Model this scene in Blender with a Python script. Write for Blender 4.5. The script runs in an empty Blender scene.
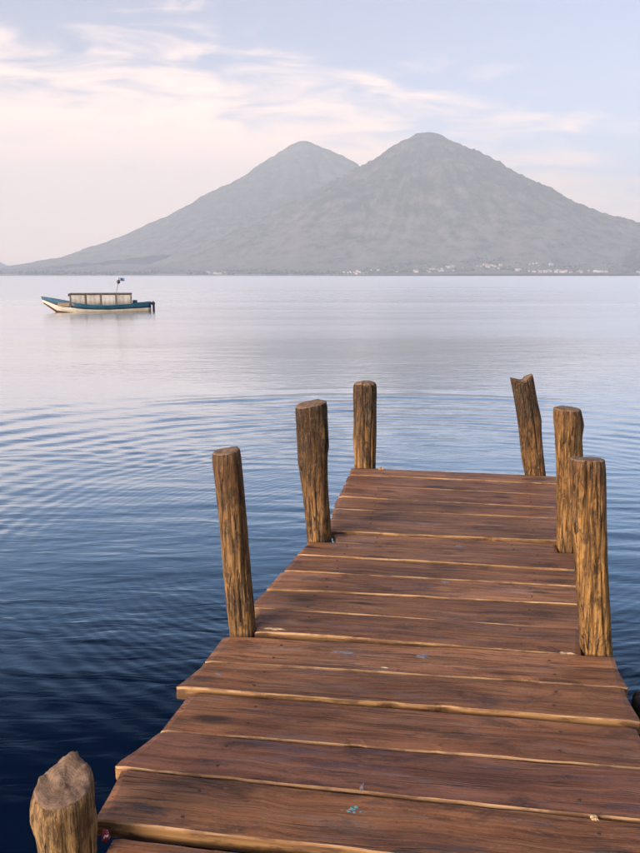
import bpy, bmesh, math, random
import numpy as np
from mathutils import Vector, Matrix, noise as mnoise
from mathutils.bvhtree import BVHTree
_bvh = {}

R = math.radians
random.seed(7)
scene = bpy.context.scene
col = scene.collection

# ------------------------------------------------------------------ camera
cam_d = bpy.data.cameras.new('camera')
cam = bpy.data.objects.new('camera', cam_d); col.objects.link(cam)
cam.location = (0, 0, 2.3)
cam.rotation_euler = (R(90 - 10.689), 0, 0)
cam_d.sensor_fit = 'VERTICAL'; cam_d.sensor_height = 36.0; cam_d.lens = 36.0 * 800 / 853
cam_d.clip_start = 0.05; cam_d.clip_end = 100000
scene.camera = cam

# ------------------------------------------------------------------ light
SUN_EL, SUN_AZ = 14.0, 226.0            # azimuth clockwise from +Y: low, behind the camera, a little to the left
sun_dir = Vector((math.sin(R(SUN_AZ)) * math.cos(R(SUN_EL)), math.cos(R(SUN_AZ)) * math.cos(R(SUN_EL)), math.sin(R(SUN_EL))))
sun_d = bpy.data.lights.new('sun', 'SUN'); sun_d.energy = 1.5; sun_d.angle = R(30); sun_d.color = (1.0, 0.86, 0.72)
sun = bpy.data.objects.new('sun', sun_d); col.objects.link(sun)
sun.rotation_euler = (-sun_dir).to_track_quat('-Z', 'Y').to_euler()

world = bpy.data.worlds.new('World'); scene.world = world; world.use_nodes = True
wn, wl = world.node_tree.nodes, world.node_tree.links
bg = wn['Background']; bg.inputs['Strength'].default_value = 0.056
sky = wn.new('ShaderNodeTexSky'); sky.sky_type = 'NISHITA'; sky.sun_disc = False
sky.sun_elevation = R(SUN_EL); sky.sun_rotation = R(SUN_AZ)
sky.altitude = 1500; sky.air_density = 0.8; sky.dust_density = 4.0; sky.ozone_density = 1.0

def wmath(op, a, b=None, c=None, clamp=False):
    n = wn.new('ShaderNodeMath'); n.operation = op; n.use_clamp = clamp
    for i, v in enumerate((a, b, c)):
        if v is None: continue
        if isinstance(v, (int, float)): n.inputs[i].default_value = v
        else: wl.new(v, n.inputs[i])
    return n.outputs[0]
# thin pink cloud sheet: noise on the direction projected to a flat cloud layer
tc = wn.new('ShaderNodeTexCoord'); sx = wn.new('ShaderNodeSeparateXYZ'); wl.new(tc.outputs['Generated'], sx.inputs[0])
zz = wmath('MAXIMUM', sx.outputs[2], 0.0)
den = wmath('ADD', zz, 0.16)
cx = wmath('DIVIDE', sx.outputs[0], den); cy = wmath('DIVIDE', sx.outputs[1], den)
cv = wn.new('ShaderNodeCombineXYZ'); wl.new(cx, cv.inputs[0]); wl.new(cy, cv.inputs[1])
def wnoise(scale, detail, rough, off=(0, 0, 0), sc=(1, 1, 1), dist=0.0):
    m = wn.new('ShaderNodeMapping'); m.inputs['Location'].default_value = off; m.inputs['Scale'].default_value = sc
    wl.new(cv.outputs[0], m.inputs[0])
    n = wn.new('ShaderNodeTexNoise'); n.inputs['Scale'].default_value = scale; n.inputs['Detail'].default_value = detail
    n.inputs['Roughness'].default_value = rough; n.inputs['Distortion'].default_value = dist
    wl.new(m.outputs[0], n.inputs['Vector']); return n.outputs['Fac']
CLOUD_OFF = (3.7, 1.2, 0)
big = wnoise(0.42, 2, 0.5, CLOUD_OFF)
fine = wnoise(3.4, 9, 0.60, (1, 2, 0), (0.75, 1.2, 1), 0.6)
# a bank lies over the north-west of the lake: cover grows towards -X and towards the horizon
bank = wmath('SUBTRACT', wmath('SUBTRACT', cy, 2.5), wmath('MULTIPLY', cx, 0.74))
bank = wmath('MINIMUM', wmath('MAXIMUM', wmath('MULTIPLY', bank, 0.62), -0.34), 0.55)
cov = wmath('ADD', wmath('MULTIPLY', wmath('SUBTRACT', big, 0.5), 0.8), wmath('MULTIPLY', wmath('SUBTRACT', fine, 0.5), 1.6))
cov = wmath('ADD', cov, bank)
cr = wn.new('ShaderNodeMapRange'); cr.interpolation_type = 'SMOOTHSTEP'
cr.inputs['From Min'].default_value = -0.15; cr.inputs['From Max'].default_value = 0.45
cr.inputs['To Max'].default_value = 0.92
wl.new(cov, cr.inputs['Value'])
up = wn.new('ShaderNodeMapRange'); up.inputs['From Min'].default_value = -0.02; up.inputs['From Max'].default_value = 0.02
wl.new(sx.outputs[2], up.inputs['Value'])
# a thin milky veil everywhere, denser where the line of sight runs through more of it
veil = wmath('SUBTRACT', 1.0, wmath('POWER', 2.718, wmath('DIVIDE', -0.042, wmath('ADD', zz, 0.05))))
cfac = wmath('SUBTRACT', 1.0, wmath('MULTIPLY', wmath('SUBTRACT', 1.0, veil), wmath('SUBTRACT', 1.0, cr.outputs[0])))
cfac = wmath('MULTIPLY', cfac, up.outputs[0])
cmix = wn.new('ShaderNodeMixRGB'); wl.new(cfac, cmix.inputs[0]); wl.new(sky.outputs[0], cmix.inputs[1])
cmix.inputs[2].default_value = (9.2, 6.6, 5.0, 1)
wl.new(cmix.outputs[0], bg.inputs['Color'])

vs = scene.view_settings
vs.view_transform = 'Standard'; vs.look = 'None'; vs.gamma = 1.0; vs.use_curve_mapping = False
vs.exposure = 2.03
scene.cycles.use_denoising = True
scene.cycles.max_bounces = 8; scene.cycles.volume_bounces = 4
scene.cycles.caustics_reflective = False; scene.cycles.caustics_refractive = False
scene.cycles.sample_clamp_indirect = 8

# ------------------------------------------------------------------ helpers
def tag(o, label=None, cat=None, group=None, kind=None):
    if label: o['label'] = label
    if cat: o['category'] = cat
    if group: o['group'] = group
    if kind: o['kind'] = kind
    return o

def empty(name, loc):
    o = bpy.data.objects.new(name, None); o.location = loc; o.empty_display_size = 0.3
    col.objects.link(o); return o

def obj(name, me, mats, parent=None, loc=(0, 0, 0), rot=(0, 0, 0)):
    o = bpy.data.objects.new(name, me); col.objects.link(o)
    for m in (mats if isinstance(mats, (list, tuple)) else [mats]):
        if m.name not in [x.name for x in me.materials if x]: me.materials.append(m)
    o.location = loc; o.rotation_euler = rot
    if parent: o.parent = parent
    return o

def bm_mesh(bm, name, smooth=False):
    me = bpy.data.meshes.new(name); bmesh.ops.recalc_face_normals(bm, faces=bm.faces); bm.to_mesh(me); bm.free()
    if smooth: me.polygons.foreach_set('use_smooth', [True] * len(me.polygons))
    return me

def grid_mesh(name, V, nu, nv, wrap_u=False, smooth=True):
    """V: (nv, nu, 3) array -> quad grid mesh, fast"""
    me = bpy.data.meshes.new(name)
    V = np.ascontiguousarray(V.reshape(-1, 3), dtype=np.float32)
    iu = np.arange(nu if wrap_u else nu - 1); jv = np.arange(nv - 1)
    I, J = np.meshgrid(iu, jv)
    a = J * nu + I; b = J * nu + (I + 1) % nu; c = (J + 1) * nu + (I + 1) % nu; d = (J + 1) * nu + I
    F = np.stack([a, b, c, d], -1).reshape(-1, 4).astype(np.int32)
    me.vertices.add(len(V)); me.vertices.foreach_set('co', V.ravel())
    me.loops.add(F.size); me.loops.foreach_set('vertex_index', F.ravel())
    me.polygons.add(len(F)); me.polygons.foreach_set('loop_start', np.arange(0, F.size, 4, dtype=np.int32))
    me.polygons.foreach_set('use_smooth', np.full(len(F), smooth))
    me.update(); me.validate(); return me

def _h(ix, iy, s):
    n = (ix.astype(np.int64) * 374761393 + iy.astype(np.int64) * 668265263 + s * 974634541) & 0x7fffffff
    n = ((n ^ (n >> 13)) * 1274126177) & 0x7fffffff
    n = ((n ^ (n >> 16)) * 1911520717) & 0x7fffffff
    return (n ^ (n >> 11)) / float(0x7fffffff)
def vnoise(x, y, s=0):
    ix = np.floor(x); iy = np.floor(y); fx = x - ix; fy = y - iy
    fx = fx * fx * fx * (fx * (fx * 6 - 15) + 10); fy = fy * fy * fy * (fy * (fy * 6 - 15) + 10)
    a = _h(ix, iy, s); b = _h(ix + 1, iy, s); c = _h(ix, iy + 1, s); d = _h(ix + 1, iy + 1, s)
    return (a + (b - a) * fx) * (1 - fy) + (c + (d - c) * fx) * fy
def fbm(x, y, s=0, o=5, g=0.5, l=2.03):
    t = 0; amp = 1; tot = 0
    for k in range(o):
        t = t + amp * vnoise(x, y, s + k * 17); tot += amp; amp *= g; x = x * l + 3.1; y = y * l + 1.7
    return t / tot
def ridged(x, y, s=0, o=4):
    t = 0; amp = 1; tot = 0
    for k in range(o):
        t = t + amp * (1 - np.abs(2 * vnoise(x, y, s + k * 13) - 1)); tot += amp; amp *= 0.5; x = x * 2.1 + 5; y = y * 2.1 + 9
    return t / tot
def sstep(a, b, x):
    t = np.clip((x - a) / (b - a), 0, 1); return t * t * (3 - 2 * t)

class NT:
    """short-hand for building a node material"""
    def __init__(self, name):
        self.m = bpy.data.materials.new(name); self.m.use_nodes = True
        self.n = self.m.node_tree.nodes; self.l = self.m.node_tree.links
        self.b = self.n['Principled BSDF']; self.out = self.n['Material Output']
        self.tc = self.n.new('ShaderNodeTexCoord'); self.oi = self.n.new('ShaderNodeObjectInfo')
    def put(self, sock, v):
        if isinstance(v, bpy.types.NodeSocket): self.l.new(v, sock)
        elif isinstance(v, (tuple, list)) and sock.type == 'RGBA': sock.default_value = (*v[:3], 1)
        else: sock.default_value = v
    def math(self, op, a, b=None, c=None, clamp=False):
        n = self.n.new('ShaderNodeMath'); n.operation = op; n.use_clamp = clamp
        for i, v in enumerate((a, b, c)):
            if v is not None: self.put(n.inputs[i], v)
        return n.outputs[0]
    def vmath(self, op, a, b):
        n = self.n.new('ShaderNodeVectorMath'); n.operation = op
        self.put(n.inputs[0], a); self.put(n.inputs[1], b); return n.outputs[0]
    def map(self, v, scale=(1, 1, 1), loc=(0, 0, 0)):
        n = self.n.new('ShaderNodeMapping'); n.inputs['Scale'].default_value = scale; n.inputs['Location'].default_value = loc
        self.l.new(v, n.inputs[0]); return n.outputs[0]
    def noise(self, v, scale=1.0, detail=4, rough=0.55, dist=0.0):
        n = self.n.new('ShaderNodeTexNoise'); n.inputs['Scale'].default_value = scale; n.inputs['Detail'].default_value = detail
        n.inputs['Roughness'].default_value = rough; n.inputs['Distortion'].default_value = dist
        self.l.new(v, n.inputs['Vector']); return n.outputs['Fac']
    def rng(self, v, a, b, c=0.0, d=1.0, smooth=True):
        n = self.n.new('ShaderNodeMapRange'); n.interpolation_type = 'SMOOTHSTEP' if smooth else 'LINEAR'
        for k, x in zip(('From Min', 'From Max', 'To Min', 'To Max'), (a, b, c, d)): n.inputs[k].default_value = x
        self.put(n.inputs['Value'], v); return n.outputs[0]
    def mix(self, f, a, b, mode='MIX'):
        n = self.n.new('ShaderNodeMixRGB'); n.blend_type = mode
        self.put(n.inputs[0], f); self.put(n.inputs[1], a); self.put(n.inputs[2], b); return n.outputs[0]
    def bump(self, h, dist=0.01, strength=1.0, normal=None):
        n = self.n.new('ShaderNodeBump'); n.inputs['Distance'].default_value = dist; n.inputs['Strength'].default_value = strength
        self.l.new(h, n.inputs['Height'])
        if normal is not None: self.l.new(normal, n.inputs['Normal'])
        return n.outputs[0]
    def done(self, color=None, rough=None, normal=None, spec=None):
        if color is not None: self.put(self.b.inputs['Base Color'], color)
        if rough is not None: self.put(self.b.inputs['Roughness'], rough)
        if normal is not None: self.l.new(normal, self.b.inputs['Normal'])
        if spec is not None: self.b.inputs['Specular IOR Level'].default_value = spec
        return self.m

# ------------------------------------------------------------------ materials
def water_material():
    t = NT('lake_water'); P = t.tc.outputs['Object']
    sep = t.n.new('ShaderNodeSeparateXYZ'); t.l.new(P, sep.inputs[0])
    r = t.n.new('ShaderNodeVectorMath'); r.operation = 'LENGTH'; t.l.new(P, r.inputs[0])
    dist = r.outputs['Value']
    # small wind ripples, in calmer and livelier patches
    patch = t.noise(t.map(P, (0.10, 0.35, 1)), 1.0, 3, 0.5)
    patch = t.rng(patch, 0.35, 0.65)
    n1 = t.noise(t.map(P, (1.8, 6.0, 1)), 1.0, 3, 0.5, 0.5)
    n2 = t.noise(t.map(P, (0.35, 1.5, 1), (7, 3, 0)), 1.0, 3, 0.5, 0.2)
    n3 = t.noise(t.map(P, (0.012, 0.10, 1), (1, 5, 0)), 1.0, 4, 0.55)
    h = t.math('MULTIPLY', n1, t.math('MULTIPLY_ADD', patch, 0.008, 0.0055))
    h = t.math('ADD', h, t.math('MULTIPLY', n2, 0.014))
    nb = t.bump(h, 1.0, 0.8)
    # beyond the sheltered water round the dock a light breeze roughens the lake, in long streaks
    streak = t.rng(n3, 0.38, 0.62, 0.0, 1.0)
    far = t.rng(dist, 11.0, 40.0, 0.0, 1.0)
    out = t.rng(t.math('LOGARITHM', dist, 10.0), 1.5, 3.0, 0.0, 1.0)
    rough = t.math('MULTIPLY_ADD', far, t.math('MULTIPLY_ADD', streak, 0.08, 0.155), 0.025)
    rough = t.math('MULTIPLY_ADD', out, 0.20, rough)
    # reflectance rises towards grazing view a little sooner than on flat water (unresolved wavelets)
    lw = t.n.new('ShaderNodeLayerWeight'); lw.inputs['Blend'].default_value = 0.5; t.l.new(nb, lw.inputs['Normal'])
    fr = t.rng(lw.outputs['Facing'], 0.45, 0.98, 0.009, 0.97)
    gl = t.n.new('ShaderNodeBsdfGlossy'); t.put(gl.inputs['Roughness'], rough); t.l.new(nb, gl.inputs['Normal']); t.l.new(t.mix(t.rng(lw.outputs['Facing'], 0.62, 0.95), (0.50, 0.76, 1.0), (1, 1, 1)), gl.inputs['Color'])
    df = t.n.new('ShaderNodeBsdfDiffuse'); df.inputs['Color'].default_value = (0.0007, 0.0050, 0.021, 1)
    mx = t.n.new('ShaderNodeMixShader'); t.l.new(fr, mx.inputs[0]); t.l.new(df.outputs[0], mx.inputs[1]); t.l.new(gl.outputs[0], mx.inputs[2])
    t.l.new(mx.outputs[0], t.out.inputs['Surface']); t.n.remove(t.b)
    return t.m

def plank_top():
    t = NT('weathered_plank')
    rnd = t.oi.outputs['Random']
    off = t.n.new('ShaderNodeCombineXYZ')
    t.l.new(t.math('MULTIPLY', rnd, 37.0), off.inputs[0]); t.l.new(t.math('MULTIPLY', rnd, 91.0), off.inputs[1])
    P = t.vmath('ADD', t.tc.outputs['Object'], off.outputs[0])
    # grain wanders a little across the board
    w = t.noise(t.map(P, (1.4, 2.2, 1)), 1.0, 3)
    wv = t.n.new('ShaderNodeCombineXYZ'); t.l.new(t.math('MULTIPLY', t.math('SUBTRACT', w, 0.5), 0.13), wv.inputs[1])
    Q = t.vmath('ADD', P, wv.outputs[0])
    g1 = t.noise(t.map(Q, (1.1, 26, 26)), 1.0, 6, 0.62)
    g2 = t.noise(t.map(Q, (3.5, 120, 120)), 1.0, 4, 0.6)
    c = t.mix(t.rng(g1, 0.34, 0.66), (0.145, 0.056, 0.024), (0.33, 0.145, 0.060))
    c = t.mix(t.rng(g2, 0.40, 0.66, 0.0, 0.5), c, (0.36, 0.19, 0.098))
    # dark water stains and grey weathering
    st = t.noise(t.map(P, (3.2, 9.0, 6)), 1.0, 7, 0.70, 0.5)
    c = t.mix(t.rng(st, 0.51, 0.64, 0.0, 0.70), c, (0.060, 0.031, 0.022))
    gy = t.noise(t.map(P, (1.9, 9, 9), (4, 8, 0)), 1.0, 6, 0.7, 0.4)
    c = t.mix(t.rng(gy, 0.53, 0.68, 0.0, 0.55), c, (0.25, 0.185, 0.165))
    bl = t.noise(t.map(P, (2.6, 17, 9), (14, 2, 0)), 1.0, 5, 0.7, 0.4)
    c = t.mix(t.rng(bl, 0.55, 0.66, 0.0, 0.7), c, (0.085, 0.065, 0.080))
    # fine scuffs and grit trodden into the boards
    sc = t.noise(t.map(P, (45, 170, 90), (3, 3, 0)), 1.0, 3, 0.7)
    c = t.mix(t.rng(sc, 0.56, 0.70, 0.0, 0.45), c, (0.40, 0.27, 0.19))
    sd = t.noise(t.map(P, (60, 130, 90), (8, 3, 0)), 1.0, 3, 0.7)
    c = t.mix(t.rng(sd, 0.57, 0.70, 0.0, 0.55), c, (0.035, 0.018, 0.012))
    # knots
    vo = t.n.new('ShaderNodeTexVoronoi'); vo.inputs['Scale'].default_value = 1.0
    t.l.new(t.map(Q, (2.6, 8.5, 0.01)), vo.inputs['Vector'])
    sel = t.n.new('ShaderNodeSeparateColor'); t.l.new(vo.outputs['Color'], sel.inputs[0])
    kd = t.math('ADD', vo.outputs['Distance'], t.math('MULTIPLY', t.math('GREATER_THAN', 0.70, sel.outputs[0]), 1.0))
    k = t.rng(kd, 0.10, 0.26, 1.0, 0.0)
    c = t.mix(t.math('MULTIPLY', k, 0.85), c, (0.030, 0.017, 0.013))
    # hairline checks along the grain
    ck = t.noise(t.map(Q, (0.9, 34, 34), (2, 5, 0)), 1.0, 2, 0.5)
    ck = t.math('ABSOLUTE', t.math('SUBTRACT', ck, 0.5))
    gate = t.rng(t.noise(t.map(P, (1.7, 7, 7), (9, 1, 0)), 1.0, 2), 0.46, 0.56)
    crack = t.math('MULTIPLY', t.rng(ck, 0.0, 0.022, 1.0, 0.0), gate)
    c = t.mix(t.math('MULTIPLY', crack, 0.6), c, (0.018, 0.010, 0.008))
    # broad worn and damp areas that differ from board to board
    lg = t.noise(t.map(P, (1.1, 3.0, 1), (2, 9, 0)), 1.0, 4, 0.6, 0.5)
    c = t.mix(t.rng(lg, 0.40, 0.56, 0.55, 0.0), c, t.mix(1.0, c, (0.50, 0.46, 0.50), 'MULTIPLY'))
    c = t.mix(t.rng(lg, 0.52, 0.68, 0.0, 0.45), c, t.mix(1.0, c, (1.45, 1.50, 1.55), 'MULTIPLY'))
    c = t.mix(1.0, c, t.oi.outputs['Color'], 'MULTIPLY')
    h = t.math('ADD', t.math('MULTIPLY', g1, 0.5), t.math('MULTIPLY', g2, 0.35))
    h = t.math('SUBTRACT', h, t.math('MULTIPLY', crack, 0.9))
    h = t.math('SUBTRACT', h, t.math('MULTIPLY', k, 0.3))
    return t.done(c, t.rng(g1, 0.3, 0.7, 0.72, 0.52), t.bump(h, 0.006, 0.9), 0.35)

def plank_side():
    t = NT('sawn_plank_edge')
    rnd = t.oi.outputs['Random']
    off = t.n.new('ShaderNodeCombineXYZ'); t.l.new(t.math('MULTIPLY', rnd, 53.0), off.inputs[0])
    P = t.vmath('ADD', t.tc.outputs['Object'], off.outputs[0])
    g = t.noise(t.map(P, (1.6, 40, 60)), 1.0, 5, 0.6)
    c = t.mix(t.rng(g, 0.3, 0.7), (0.15, 0.070, 0.026), (0.33, 0.175, 0.068))
    st = t.noise(t.map(P, (5, 14, 20)), 1.0, 5, 0.65)
    c = t.mix(t.rng(st, 0.46, 0.60, 0.0, 0.8), c, (0.075, 0.036, 0.018))
    return t.done(c, 0.7, t.bump(g, 0.004, 0.8), 0.3)

def plank_arris():
    t = NT('worn_plank_arris')
    off = t.n.new('ShaderNodeCombineXYZ'); t.l.new(t.math('MULTIPLY', t.oi.outputs['Random'], 71.0), off.inputs[0])
    P = t.vmath('ADD', t.tc.outputs['Object'], off.outputs[0])
    g = t.noise(t.map(P, (2.0, 60, 60)), 1.0, 5, 0.6)
    c = t.mix(t.rng(g, 0.35, 0.65), (0.25, 0.125, 0.055), (0.47, 0.28, 0.145))
    st = t.noise(t.map(P, (4.5, 9, 9)), 1.0, 5, 0.65)
    c = t.mix(t.rng(st, 0.47, 0.60, 0.0, 0.75), c, (0.13, 0.060, 0.034))
    return t.done(c, 0.7, t.bump(g, 0.004, 0.8), 0.3)

def post_material(name, base, light, dark, tip, tip_lo, tip_hi, mott=1.0):
    """round timber: vertical streaks, blotches, a weathered darker head (object z = height along the post)"""
    t = NT(name); P0 = t.tc.outputs['Object']
    off = t.n.new('ShaderNodeCombineXYZ'); t.l.new(t.math('MULTIPLY', t.oi.outputs['Random'], 29.0), off.inputs[2])
    P = t.vmath('ADD', P0, off.outputs[0])
    s1 = t.noise(t.map(P, (26, 26, 2.0)), 1.0, 5, 0.6, 0.25)
    s2 = t.noise(t.map(P, (75, 75, 5.0)), 1.0, 4, 0.6, 0.2)
    bl = t.noise(t.map(P, (17, 17, 9.0)), 1.0, 5, 0.68, 0.5)
    b2 = t.noise(t.map(P, (9, 9, 3.2), (3, 1, 7)), 1.0, 4, 0.6, 0.3)
    c = t.mix(t.rng(s1, 0.38, 0.62), base, light)
    s3 = t.math('ABSOLUTE', t.math('SUBTRACT', t.noise(t.map(P, (38, 38, 1.6), (5, 0, 2)), 1.0, 3, 0.55, 0.15), 0.5))
    crk = t.math('MULTIPLY', t.rng(s3, 0.0, 0.030, 1.0, 0.0), t.rng(b2, 0.42, 0.55, 0.25, 1.0))
    fl = t.noise(t.map(P, (150, 150, 40)), 1.0, 3, 0.65)
    sep = t.n.new('ShaderNodeSeparateXYZ'); t.l.new(P0, sep.inputs[0])
    zt = t.math('ADD', sep.outputs[2], t.math('MULTIPLY', t.math('SUBTRACT', s1, 0.5), 0.7))
    zt = t.math('ADD', zt, t.math('MULTIPLY', t.math('SUBTRACT', bl, 0.5), 0.25))
    c = t.mix(t.rng(zt, tip_lo, tip_hi, 0.0, 0.88), c, tip)
    c = t.mix(t.rng(s2, 0.47, 0.59, 0.0, 0.78), c, dark)
    c = t.mix(t.rng(bl, 0.50, 0.62, 0.0, 0.85 * mott), c, dark)
    c = t.mix(t.rng(b2, 0.55, 0.68, 0.0, 0.30), c, (0.23, 0.175, 0.115))
    wet = t.rng(t.math('ADD', sep.outputs[2], t.math('MULTIPLY', bl, 0.12)), 0.14, 0.32, 1.0, 0.0)
    c = t.mix(t.math('MULTIPLY', wet, 0.8), c, (0.020, 0.018, 0.012))
    vo = t.n.new('ShaderNodeTexVoronoi'); t.l.new(t.map(P, (7, 7, 4.2)), vo.inputs['Vector'])
    sel = t.n.new('ShaderNodeSeparateColor'); t.l.new(vo.outputs['Color'], sel.inputs[0])
    k = t.rng(t.math('ADD', vo.outputs['Distance'], t.math('GREATER_THAN', 0.78, sel.outputs[0])), 0.10, 0.22, 1.0, 0.0)
    c = t.mix(t.math('MULTIPLY', k, 0.7), c, dark)
    h = t.math('ADD', t.math('MULTIPLY', s1, 0.6), t.math('MULTIPLY', s2, 0.5))
    c = t.mix(t.rng(fl, 0.54, 0.66, 0.0, 0.6), c, dark); c = t.mix(t.rng(fl, 0.46, 0.34, 0.0, 0.4), c, light)
    c = t.mix(t.math('MULTIPLY', crk, 0.9), c, (0.012, 0.008, 0.006))
    h = t.math('ADD', h, t.math('MULTIPLY', bl, 0.35)); h = t.math('SUBTRACT', h, t.math('MULTIPLY', crk, 0.8)); h = t.math('ADD', h, t.math('MULTIPLY', fl, 0.2))
    return t.done(c, 0.75, t.bump(h, 0.010, 0.9), 0.25)

def end_grain():
    t = NT('post_end_grain'); P = t.tc.outputs['Object']
    n = t.noise(P, 45, 5, 0.65); b = t.noise(P, 13, 4, 0.6)
    c = t.mix(t.rng(n, 0.3, 0.7), (0.14, 0.085, 0.056), (0.27, 0.175, 0.122))
    c = t.mix(t.rng(b, 0.5, 0.68, 0, 0.6), c, (0.06, 0.035, 0.025))
    sx_ = t.n.new('ShaderNodeSeparateXYZ'); t.l.new(P, sx_.inputs[0])
    rd = t.math('SQRT', t.math('ADD', t.math('MULTIPLY', sx_.outputs[0], sx_.outputs[0]), t.math('MULTIPLY', sx_.outputs[1], sx_.outputs[1])))
    rg = t.math('SINE', t.math('MULTIPLY_ADD', b, 6.0, t.math('MULTIPLY', rd, 900.0)))
    c = t.mix(t.rng(rg, 0.2, 1.0, 0.0, 0.35), c, (0.075, 0.042, 0.028))
    return t.done(c, 0.85, t.bump(n, 0.004, 0.7), 0.2)

def plain(name, c, rough=0.6, var=0.25, scale=8.0, spec=0.4, metal=0.0):
    t = NT(name); P = t.tc.outputs['Object']
    n = t.noise(P, scale, 5, 0.6)
    d = tuple(x * (1 - var) for x in c); e = tuple(min(1, x * (1 + var)) for x in c)
    cc = t.mix(t.rng(n, 0.3, 0.7), d, e)
    t.b.inputs['Metallic'].default_value = metal
    return t.done(cc, rough, t.bump(n, 0.004, 0.4), spec)

def mountain_material(name, lowland=True):
    t = NT(name); P = t.tc.outputs['Object']
    sep = t.n.new('ShaderNodeSeparateXYZ'); t.l.new(P, sep.inputs[0])
    n = t.noise(t.map(P, (0.0035, 0.0035, 0.006)), 1.0, 8, 0.65)
    f = t.noise(t.map(P, (0.018, 0.018, 0.02)), 1.0, 6, 0.65)
    c = t.mix(t.rng(n, 0.36, 0.64), (0.022, 0.032, 0.018), (0.11, 0.105, 0.062))
    c = t.mix(t.rng(f, 0.42, 0.62, 0.0, 0.75), c, (0.010, 0.018, 0.014))
    # cleared fields and dry slopes, denser low down to paint in the base mist
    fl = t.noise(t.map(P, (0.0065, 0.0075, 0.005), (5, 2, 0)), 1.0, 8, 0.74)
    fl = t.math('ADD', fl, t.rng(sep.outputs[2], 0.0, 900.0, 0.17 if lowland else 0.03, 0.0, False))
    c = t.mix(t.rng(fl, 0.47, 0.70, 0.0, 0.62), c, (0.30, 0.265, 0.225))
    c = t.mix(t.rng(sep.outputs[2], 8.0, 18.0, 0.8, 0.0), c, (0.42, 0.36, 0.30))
    return t.done(c, 0.95, None, 0.1)

M = dict(
    water=water_material(), top=plank_top(), side=plank_side(), arris=plank_arris(), grain=end_grain(),
    post_gold=post_material('golden_post', (0.18, 0.088, 0.026), (0.34, 0.175, 0.056), (0.060, 0.030, 0.013), (0.10, 0.045, 0.020), 1.32, 1.60),
    post_warm=post_material('brown_post', (0.16, 0.078, 0.026), (0.29, 0.155, 0.058), (0.050, 0.028, 0.013), (0.085, 0.040, 0.019), 1.10, 1.55),
    post_dark=post_material('dark_headed_post', (0.15, 0.072, 0.024), (0.29, 0.15, 0.055), (0.032, 0.019, 0.011), (0.042, 0.023, 0.013), 0.85, 1.35),
    post_stub=post_material('pale_stub_post', (0.20, 0.115, 0.045), (0.33, 0.20, 0.088), (0.075, 0.040, 0.018), (0.16, 0.085, 0.038), 0.85, 1.00),
    post_wet=post_material('wet_dark_post', (0.012, 0.011, 0.011), (0.024, 0.020, 0.019), (0.010, 0.009, 0.009), (0.03, 0.025, 0.022), 5, 6),
    beam=plain('wet_beam', (0.055, 0.038, 0.026), 0.7, 0.35, 14),
    beam_black=plain('wet_rot', (0.014, 0.012, 0.012), 0.6, 0.4, 30),
    volcano=mountain_material('volcano_slope'), hills=mountain_material('far_slope', False),
)

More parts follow.
